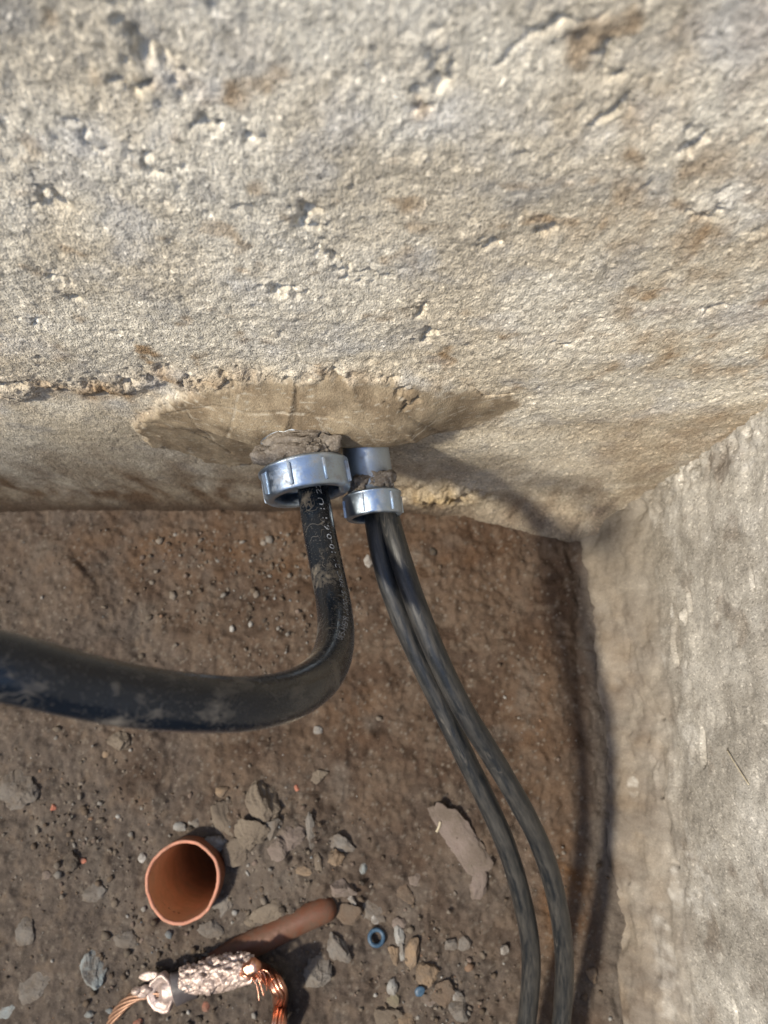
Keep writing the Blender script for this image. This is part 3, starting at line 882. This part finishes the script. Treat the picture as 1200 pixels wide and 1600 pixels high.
# ------------------------------------------------------------------ upright pipe stub in the soil
def pipe_stub():
    c = at(285, 1378, 0.826)
    zt = c[2]
    base = np.array([c[0] + 0.002, c[1] + 0.002, -0.10])
    root = empty('pipe_stub', (c[0], c[1], 0), 'open terracotta plastic pipe standing upright out of the soil', 'pipe')
    R, n = 0.0425, 72
    th = np.linspace(0, 2 * np.pi, n, endpoint=False)
    shape = 1 + 0.022 * np.cos(2 * (th - 1.1)) + 0.030 * np.exp(-((th - 4.65) / 0.35) ** 2) + 0.010 * np.sin(5 * th)
    top = zt + 0.0020 * perlin(np.cos(th) * 2.2, np.sin(th) * 2.2, 701) - 0.006 * np.exp(-((th - 3.75) / 0.30) ** 2)
    def ring(r, z):
        return np.stack([c[0] + r * shape * np.cos(th), c[1] + r * shape * np.sin(th), z + 0 * th], 1)
    def shell(name, rings, mat):
        V = np.vstack(rings) - np.array([c[0], c[1], 0])
        i = np.arange(len(V)).reshape(len(rings), n)
        j = np.roll(i, -1, 1)
        F = np.stack([i[:-1], j[:-1], j[1:], i[1:]], -1).reshape(-1, 4)
        me = bpy.data.meshes.new(name)
        me.from_pydata(V.tolist(), [], F.tolist())
        return link(name, me, mat, root)
    t = 0.0030
    outer = [ring(R, -0.05), ring(R, 0.0), ring(R, top - 0.001)]
    inner = [ring(R - t, top - 0.001), ring(R - t, 0.0), ring(R - t, -0.15), ring(R - t, -0.40), ring(0.001, -0.40)]
    shell('pipe_wall', outer, M['pvc'])
    shell('pipe_bore', inner, M['pvc_bore'])
    wv = 0.0011 * fbm(np.cos(th) * 2.6, np.sin(th) * 2.6, 3, 707)
    def rr(r, z):
        q = ring(r, z)
        d = (q[:, :2] - c[:2])
        q[:, :2] += d / np.linalg.norm(d, axis=1)[:, None] * wv[:, None]
        return q
    shell('rim', [ring(R, top - 0.0012), rr(R + .0003, top - .0002), rr(R - .0009, top + .0006), rr(R - t + .0006, top + .0004), rr(R - t - .0006, top - .0006), ring(R - t, top - .0014)], M['pvc_rim'])
pipe_stub()

# ------------------------------------------------------------------ brown pipe lying half in the soil
P = [on_floor(*q) for q in ((524, 1413, -0.002), (505, 1421, 0.004), (480, 1432, 0.006), (430, 1457, 0.006), (380, 1482, 0.002), (320, 1514, -0.010), (270, 1540, -0.024))]
PP, _ = smooth_path(P, 70)
tt = np.linspace(0, 1, 70)
me = tube_mesh('buried_pipe', PP, 0.0148 * np.clip(1 - (1 - tt / 0.06).clip(0, 1) ** 2, 0.02, 1) ** 0.5, 28)
to_local(me, PP[20])
o = link('buried_pipe', me, M['pvc_brown'])
o.location = PP[20]
tag(o, 'brown plastic pipe lying half buried in the soil beside the upright stub', 'pipe')

# ------------------------------------------------------------------ earthing joint with copper strands
def earthing_joint():
    def at(px, py, d):
        return CAM + ray(px, py) * (d + 0.018)
    a, b = at(252, 1552, 0.785), at(372, 1513, 0.790)
    root = empty('earthing_joint', a, 'earthing joint with pale weld, dark tape and bare copper tails', 'electrical joint')
    ax = (b - a) / np.linalg.norm(b - a)
    def loc(me):
        to_local(me, a)
        return me
    L = np.linalg.norm(b - a)
    # flattened lug with a hole, facing up
    upv = np.array([-0.35, -0.15, 0.92])
    upv = upv - 0.3 * (upv @ ax) * ax
    upv /= np.linalg.norm(upv)
    sx = np.cross(upv, [0, 1, 0]); sx /= np.linalg.norm(sx)
    sy = np.cross(upv, sx)
    n = 40
    th = np.linspace(0, 2 * np.pi, n, endpoint=False)
    edge = 1 + 0.07 * np.sin(3 * th + 1) + 0.03 * np.sin(7 * th) + 0.025 * np.sin(11 * th + 2)
    hx, hy = 0.005, 0.002
    rings = []
    for r, zz in ((1.0, -0.004), (1.0, 0.002), (0.93, 0.0042), (0.82, 0.003), (0.55, 0.0015)):
        rings.append([a + sx * (0.0155 * r * e * math.cos(t)) + sy * (0.0200 * r * e * math.sin(t)) + upv * zz for t, e in zip(th, edge)])
    rings.append([a + sx * (hx + 0.0028 * math.cos(t)) + sy * (hy + 0.0042 * math.sin(t)) + upv * 0.001 for t in th])
    rings.append([a + sx * (hx + 0.0024 * math.cos(t)) + sy * (hy + 0.0038 * math.sin(t)) - upv * 0.006 for t in th])
    V = np.array(rings).reshape(-1, 3)
    i = np.arange(len(V)).reshape(len(rings), n); j = np.roll(i, -1, 1)
    me = bpy.data.meshes.new('lug')
    me.from_pydata(V.tolist(), [], np.stack([i[:-1], j[:-1], j[1:], i[1:]], -1).reshape(-1, 4).tolist())
    lug = link('lug', loc(me), M['lug'], root)
    # body and tape
    t = np.linspace(0.02, 0.75, 26)
    dn = np.array([0, 0, -0.006])
    P = a + np.outer(t * L, ax) + dn
    link('body', loc(tube_mesh('body', P, 0.0135 + 0.0012 * np.sin(t * 11), 24, True, 0.10, 801)), M['lug'], root)
    t = np.linspace(0.17, 0.44, 16)
    P = a + np.outer(t * L, ax) + dn * 0.6
    link('tape', loc(tube_mesh('tape', P, 0.0150 + 0 * t, 24, True, 0.35, 803)), M['tape'], root)
    # weld: a crumpled crust folded over the body
    nu, nv = 70, 46
    b0, b1 = at(284, 1533, 0.786), at(402, 1511, 0.780)
    ux = (b1 - b0) / np.linalg.norm(b1 - b0)
    vx = np.cross([0, 0, 1.0], ux)
    vx /= np.linalg.norm(vx)
    wx = np.cross(ux, vx)
    u, v = np.meshgrid(np.linspace(0, 1, nu), np.linspace(-1.9, 1.9, nv))
    rag = 0.5 * fbm(u * 7, v * 2.2, 3, 815)
    fold = np.abs(fbm(u * 5.5 + v, v * 2 - u * 2, 3, 817))
    rad = 0.0120 + 0.0035 * np.sin(np.pi * u) + 0.0075 * (0.45 - fold) + 0.0008 * fbm(u * 24, v * 8, 2, 819)
    V = b0 + (u * np.linalg.norm(b1 - b0) + 0.003 * rag)[..., None] * ux + (rad * np.sin(v * 0.95))[..., None] * vx + (rad * np.cos(v * 0.95) - 0.004)[..., None] * wx
    Qg = grid_quads(nv, nu)
    edge_ = (np.abs(v) / 1.9 + 0.55 * rag + 0.35 * (np.abs(u - 0.5) * 2) ** 4).ravel()
    Qg = Qg[edge_[Qg].mean(1) < 0.93]
    used = np.unique(Qg)
    remap = np.full(nu * nv, -1)
    remap[used] = np.arange(len(used))
    me = np_mesh('weld_crust', V.reshape(-1, 3)[used], remap[Qg])
    wc = link('weld_crust', loc(me), M['weld'], root)
    so_ = wc.modifiers.new('thickness', 'SOLIDIFY')
    so_.thickness = 0.0012
    # loose wires
    rw = random.Random(31)
    for k in range(7):
        p0 = at(388 + rw.uniform(-6, 14), 1508 + rw.uniform(-4, 16), 0.770)
        p1 = p0 + np.array([rw.uniform(0.004, 0.016), rw.uniform(-0.012, 0.006), rw.uniform(0.002, 0.009)])
        p2 = p1 + np.array([rw.uniform(-0.002, 0.012), rw.uniform(-0.022, -0.006), rw.uniform(-0.008, 0.003)])
        link('loose_wire', loc(tube_mesh('loose_wire', smooth_path([p0, p1, p2], 16)[0], 0.0007, 6)), M['copper'], root)
    rnd = random.Random(5)
    for k, (px, py) in enumerate(((322, 1540), (310, 1528), (348, 1532))):
        me = stone_mesh('weld_bead', 820 + k, (0.015 + 0.006 * rnd.random(), 0.010 + 0.005 * rnd.random(), 0.010), 3, 5, 0.35)
        me.transform(Matrix.Rotation(rnd.uniform(0, 3.1), 4, 'Z'))
        me.transform(Matrix.Translation(Vector(at(px, py, 0.776))))
        link('weld_bead', loc(me), M['weld'], root)
    c = at(392, 1510, 0.768)
    me = stone_mesh('copper_knob', 840, (0.022, 0.019, 0.018), 3, 6, 0.16)
    me.transform(Matrix.Translation(Vector(c)))
    link('copper_knob', loc(me), M['copper'], root)
    # torn flake at the back
    me = stone_mesh('torn_flake', 845, (0.026, 0.010, 0.003), 3, 5, 0.1)
    me.transform(Matrix.Translation(Vector(at(236, 1526, 0.795))))
    link('torn_flake', loc(me), M['weld'], root)
    # twisted strands
    def strands(pts, R, rs, n, turns, mat, wild):
        P, s = smooth_path(pts, 90)
        T, N, B = frames(P)
        for k in range(n):
            ring = R if k < n - 1 else 0.0
            ph = 2 * math.pi * k / max(1, n - 1) + turns * 2 * math.pi * s / s[-1]
            loose = 1 + wild * np.sin(s / s[-1] * 7 + k) * np.sin(s / s[-1] * np.pi)
            Q = P + (ring * loose * np.cos(ph))[:, None] * N + (ring * loose * np.sin(ph))[:, None] * B
            link('copper_strand', loc(tube_mesh('copper_strand', Q, rs, 8)), mat, root)
    strands([at(*q) for q in ((372, 1516, .787), (395, 1516, .775), (418, 1524, .808), (434, 1542, .762), (438, 1568, .808), (436, 1600, .772), (430, 1650, .785), (425, 1720, .80), (420, 1800, .80))],
            0.0074, 0.0019, 14, 0.9, M['copper'], 0.22)
    strands([at(*q) for q in ((262, 1545, .790), (235, 1551, .792), (212, 1557, .795), (192, 1572, .798), (176, 1594, .803), (165, 1630, .808), (160, 1700, .815))],
            0.0042, 0.0017, 8, 1.6, M['copper_dull'], 0.05)
    for k, (px, py) in enumerate(((228, 1546), (222, 1552), (214, 1548))):
        me = stone_mesh('solder_blob', 860 + k, (0.012, 0.009, 0.008), 3, 5, 0.12)
        me.transform(Matrix.Translation(Vector(at(px, py, 0.785))))
        link('solder_blob', loc(me), M['weld'], root)
earthing_joint()

# ------------------------------------------------------------------ stones one can point to
stones = [
    # px, py, w, h, turn, flatness, colour, label
    (410, 1256, 46, 60, 0.3, .75, 'tan', 'large angular grey tan chunk at the top of the rubble heap'),
    (349, 1284, 27, 60, 0.25, .6, 'tan', 'long tan mortar piece at the left edge of the rubble heap'),
    (392, 1304, 44, 36, 0.0, .7, 'tan', 'tan lump just below the large chunk in the rubble heap'),
    (373, 1328, 36, 30, 0.5, .7, 'tan', 'tan lump nearest the upright pipe in the rubble heap'),
    (426, 1292, 34, 28, 0.7, .7, 'grey', 'dark grey lump right of centre in the rubble heap'),
    (452, 1306, 34, 30, -.4, .7, 'pink', 'pinkish lump at the right shoulder of the rubble heap'),
    (440, 1328, 30, 26, 0.2, .7, 'pink', 'pinkish lump low in the rubble heap'),
    (338, 1316, 28, 24, 0.3, .7, 'pale', 'pale grey pebble touching the rim of the upright pipe'),
    (532, 1320, 46, 20, -.35, .5, 'grey', 'long grey slab right of the rubble heap'),
    (524, 1342, 24, 22, 0.0, .8, 'orange', 'small orange tan block under the long grey slab'),
    (472, 1360, 28, 15, -.3, .6, 'orange', 'flat orange tan sliver below the rubble heap'),
    (497, 1346, 14, 32, 0.2, .7, 'tan', 'narrow upright tan splinter left of the orange block'),
    (486, 1300, 12, 40, 0.1, .7, 'grey', 'thin grey splinter standing right of the rubble heap'),
    (532, 1389, 40, 29, 0.0, .8, 'pink', 'smooth oval pebble at the end of the brown pipe'),
    (550, 1407, 10, 14, 0.3, .9, 'white', 'white chip beside the end of the brown pipe'),
    (350, 1416, 40, 24, 0.7, .6, 'grey', 'flat grey stone right of the upright pipe'),
    (422, 1426, 46, 30, 0.4, .5, 'tan', 'broad tan stone between the upright pipe and the brown pipe'),
    (326, 1452, 30, 22, 0.2, .6, 'grey', 'grey stone just below the upright pipe'),
    (390, 1440, 18, 14, 0.2, .7, 'tan', 'small tan stone above the middle of the brown pipe'),
    (722, 1312, 92, 48, -.75, .16, 'pink', 'broad flat pinkish slab near the thin cables'),
    (648, 1376, 26, 20, 0.0, .6, 'pink', 'pinkish pebble below the broad flat slab'),
    (634, 1398, 24, 26, 0.4, .6, 'brown', 'brown clod left of the thin cables'),
    (748, 1382, 28, 34, -.5, .5, 'pink', 'flat pinkish stone beside the left thin cable'),
    (526, 1478, 26, 40, 0.4, .6, 'grey', 'grey stone below the end of the brown pipe'),
    (496, 1522, 36, 42, 0.2, .8, 'grey', 'squarish grey stone left of the small stone pile'),
    (623, 1442, 18, 20, 0.0, .8, 'pink', 'pinkish pebble at the top of the small stone pile'),
    (624, 1466, 14, 24, 0.1, .8, 'pale', 'pale pebble right of the blue ring'),
    (646, 1490, 18, 30, -.2, .8, 'orange', 'tan block in the middle of the small stone pile'),
    (629, 1488, 10, 20, 0.1, .8, 'pale', 'narrow pale chip in the small stone pile'),
    (616, 1494, 14, 22, 0.3, .8, 'orange', 'tan chip at the left of the small stone pile'),
    (614, 1561, 16, 20, 0.0, .8, 'olive', 'yellowish pebble low in the small stone pile'),
    (612, 1541, 14, 18, 0.2, .8, 'pale', 'pale pebble above the yellowish one'),
    (668, 1528, 24, 30, 0.1, .7, 'orange', 'tan stone above the blue fragment'),
    (692, 1554, 28, 32, 0.3, .6, 'brown', 'brown clod right of the blue fragment'),
    (668, 1562, 20, 14, 0.0, .7, 'pink', 'small pinkish pebble under the blue fragment'),
    (638, 1592, 26, 24, 0.5, .7, 'orange', 'tan stone at the bottom edge under the small pile'),
    (606, 1588, 30, 26, 0.5, .6, 'tan', 'dull tan stone at the bottom edge, left of the small pile'),
    (719, 1577, 26, 24, 0.0, .8, 'grey', 'rounded grey stone near the bottom beside the left thin cable'),
    (712, 1555, 18, 14, 0.0, .8, 'pale', 'small pale pebble above the rounded grey stone'),
    (706, 1477, 18, 16, 0.0, .8, 'grey', 'left of two small grey pebbles right of the stone pile'),
    (726, 1477, 14, 16, 0.0, .8, 'grey', 'right of two small grey pebbles near the left thin cable'),
    (788, 1485, 10, 12, 0.0, .9, 'white', 'white speck of stone beside the left thin cable'),
    (187, 1161, 26, 24, 0.0, .7, 'tan', 'tan pebble alone under the thick cable'),
    (166, 1178, 12, 10, 0.0, .7, 'orange', 'tiny tan pebble below the one under the thick cable'),
    (28, 1236, 40, 46, 0.6, .6, 'grey', 'rounded grey stone at the left edge'),
    (84, 1261, 9, 9, 0.0, .9, 'red', 'red fleck right of the grey stone at the left edge'),
    (112, 1344, 22, 26, 0.7, .6, 'black', 'black lump on the soil left of the upright pipe'),
    (129, 1345, 10, 8, 0.0, .8, 'red', 'orange red fleck touching the black lump'),
    (72, 1366, 14, 12, 0.0, .8, 'pink', 'pinkish pebble left of the black lump'),
    (148, 1394, 28, 22, 0.0, .5, 'grey', 'flat grey stone below the black lump'),
    (140, 1516, 30, 36, 0.5, .6, 'bluish', 'pale bluish stone left of the earthing joint'),
    (12, 1582, 28, 18, 0.2, .5, 'bluish', 'pale blue chip in the lower left corner'),
    (140, 1585, 13, 10, 0.0, .8, 'bluish', 'tiny bluish chip under the pale bluish stone'),
    (283, 1293, 20, 15, 0.0, .7, 'pale', 'pale pebble above the upright pipe'),
    (303, 1286, 16, 12, 0.0, .7, 'pale', 'smaller pale pebble above the rim of the upright pipe'),
    (222, 1340, 10, 11, 0.0, .9, 'white', 'white chip left of the upright pipe'),
    (194, 1468, 26, 18, 0.0, .6, 'grey', 'grey pebble left below the upright pipe'),
    (40, 1455, 24, 32, -.5, .5, 'grey', 'long grey stone low at the left edge'),
    (52, 1545, 44, 30, 0.3, .4, 'grey', 'broad dull stone near the lower left corner'),
    (323, 1574, 11, 15, 0.0, .8, 'red', 'red fleck below the weld of the earthing joint'),
    (216, 1597, 11, 9, 0.0, .8, 'red', 'red fleck at the bottom edge by the copper tail'),
    (464, 1232, 9, 9, 0.0, .9, 'red', 'red fleck above the rubble heap'),
    (499, 1212, 24, 18, 0.4, .6, 'tan', 'tan pebble above right of the rubble heap'),
    (347, 1236, 18, 16, 0.4, .7, 'orange', 'tan pebble above left of the large chunk'),
    (567, 1359, 13, 16, 0.0, .8, 'bluish', 'bluish chip right of the orange block'),
    (925, 1522, 15, 22, 0.0, .8, 'orange', 'tan pebble in the groove at the foot of the side wall'),
    (577, 876, 13, 20, 0.3, .9, 'white', 'white bead on the soil beside the thin cables'),
    (498, 1140, 14, 12, 0.0, .8, 'pale', 'pale pebble right of the bend of the thick cable'),
    (586, 1436, 10, 11, 0.0, .9, 'white', 'white chip above the blue ring'),
    (578, 1418, 40, 24, -.5, .4, 'grey', 'flat grey flake above the blue ring'),
    (546, 1430, 34, 26, 0.2, .4, 'brown', 'brown clod below the end of the brown pipe'),
]
rnd = random.Random(17)
placed = []
for k, (px, py, w, hh, turn, fl, colr, lab) in enumerate(stones):
    p = on_floor(px, py)
    sc = np.linalg.norm(p - CAM) * 0.97 / FPX
    dx, dy = w * sc * 1.12, hh * sc * 1.12
    dz = fl * min(dx, dy)
    big_ = max(w, hh) > 20
    me = stone_mesh('stone', 900 + k, (dx * 1.15, dy * 1.15, dz), (4 if max(w, hh) > 34 else 3) if big_ else 2, 13 if colr not in ('white',) else 6, 0.16, 0.5)
    me.transform(Matrix.Rotation(rnd.uniform(-.12, .12), 4, 'X') @ Matrix.Rotation(rnd.uniform(-.12, .12), 4, 'Y') @ Matrix.Rotation(turn if turn else rnd.uniform(-.2, .2), 4, 'Z'))
    o = link('stone', me, SC[colr], None, False)
    fz = float(floor_height(p[0], p[1]))
    z = fz + dz * 0.02
    p = on_floor(px, py, z)
    o.location = (p[0], p[1], z)
    placed.append((p[0], p[1], max(dx, dy) / 2))
    tag(o, lab, 'stone', 'stones lying on the pit floor')

# countless small gravel
def gravel():
    bm = bmesh.new()
    bmesh.ops.create_icosphere(bm, subdivisions=1, radius=1)
    base = np.array([v.co[:] for v in bm.verts])
    tri = np.array([[v.index for v in f.verts] for f in bm.faces])
    bm.free()
    rng = np.random.default_rng(4)
    n = 11000
    x, y = rng.uniform(-0.62, 0.262, n), rng.uniform(-0.46, 0.20, n)
    heapw = np.zeros(n)
    for px, py, r in ((430, 1310, .06), (480, 1360, .06), (650, 1520, .055), (410, 1440, .06), (700, 1560, .05), (130, 1290, .09), (260, 1500, .10), (300, 850, .08), (420, 900, .10)):
        p = on_floor(px, py)
        heapw = np.maximum(heapw, np.exp(-((x - p[0]) ** 2 + (y - p[1]) ** 2) / r ** 2))
    keep = (np.hypot(x - stub[0], y - stub[1]) > 0.047) & (rng.random(n) < 0.11 + 0.75 * heapw + 0.10 * (y < -0.12))
    x, y, heapw = x[keep], y[keep], heapw[keep]
    n = len(x)
    s = 0.00062 * rng.lognormal(0.30, 0.60, n) * (1 + 0.8 * heapw)
    s = np.clip(s, 0.0005, 0.0050)
    z = floor_height(x, y)
    jit = 1 + 0.35 * rng.uniform(-1, 1, (n, len(base), 1))
    sx = rng.uniform(0.7, 1.3, (n, 1, 3)) * np.array([1, 1, 0.75])
    ang = rng.uniform(0, 6.3, n)
    P = base[None] * jit * sx * s[:, None, None]
    ca, sa = np.cos(ang)[:, None], np.sin(ang)[:, None]
    P = np.stack([P[..., 0] * ca - P[..., 1] * sa, P[..., 0] * sa + P[..., 1] * ca, P[..., 2]], -1)
    P += np.stack([x, y, z + 0.3 * s], 1)[:, None]
    pal = np.array([(.15, .125, .10), (.20, .175, .15), (.11, .082, .06), (.26, .25, .235), (.095, .07, .05), (.42, .42, .41), (.17, .13, .11), (.24, .15, .10), (.20, .23, .25), (.05, .042, .035)])
    pc = rng.choice(len(pal), n, p=[.22, .16, .22, .07, .12, .025, .10, .025, .02, .04])
    tint = np.ones((n, len(base), 4))
    tint[..., :3] = pal[pc][:, None] * rng.uniform(0.6, 1.0, (n, 1, 1))
    T = (tri[None] + (np.arange(n) * len(base))[:, None, None]).reshape(-1, 3)
    o = link('gravel', np_mesh('gravel', P.reshape(-1, 3), T, {'tint': tint.reshape(-1, 4)}), M['gravel'], None, False)
    tag(o, 'fine gravel and grit scattered over the soil', 'gravel', kind='stuff')
gravel()

# ------------------------------------------------------------------ small odds and ends
p = on_floor(588, 1463)
z = float(floor_height(p[0], p[1])) + 0.004
prof = [(0.0098, 0.0), (0.0102, .0025), (0.0092, .0042), (0.0066, .0042), (0.0056, .0025), (0.0058, -.001), (0.0094, -.001)]
me = lathe('plastic_ring', prof, 32)
o = link('plastic_ring', me, M['blue'])
o.location = (p[0], p[1], z)
o.rotation_euler = (math.radians(78), 0.2, 0.4)
tag(o, 'small blue plastic ring lying in the rubble', 'ring')
p = on_floor(656, 1541)
me = stone_mesh('plastic_fragment', 990, (0.012, 0.011, 0.004), 3, 7, 0.05)
o = link('plastic_fragment', me, M['blue'])
o.location = (p[0], p[1], float(floor_height(p[0], p[1])) + 0.006)
tag(o, 'small blue plastic fragment among the stones below the ring', 'fragment')
a, b = on_side(1136, 1172, 0.3085), on_side(1170, 1226, 0.3085)
mid = (a + b) / 2 + np.array([-0.001, 0.0008, 0])
me = tube_mesh('straw', smooth_path([a, mid, b], 20)[0], 0.0006, 8)
to_local(me, a)
o = link('straw', me, M['straw'])
o.location = a
tag(o, 'pale straw stuck to the side wall', 'straw')
p = on_floor(688, 1284, 0.012)
q = on_floor(682, 1300, 0.013)
me = tube_mesh('straw', smooth_path([p, (p + q) / 2 + np.array([0.0005, 0, 0.0005]), q], 14)[0], 0.0014, 8)
to_local(me, p)
o = link('straw', me, M['straw'])
o.location = p
tag(o, 'short pale straw lying on the broad flat slab', 'straw')
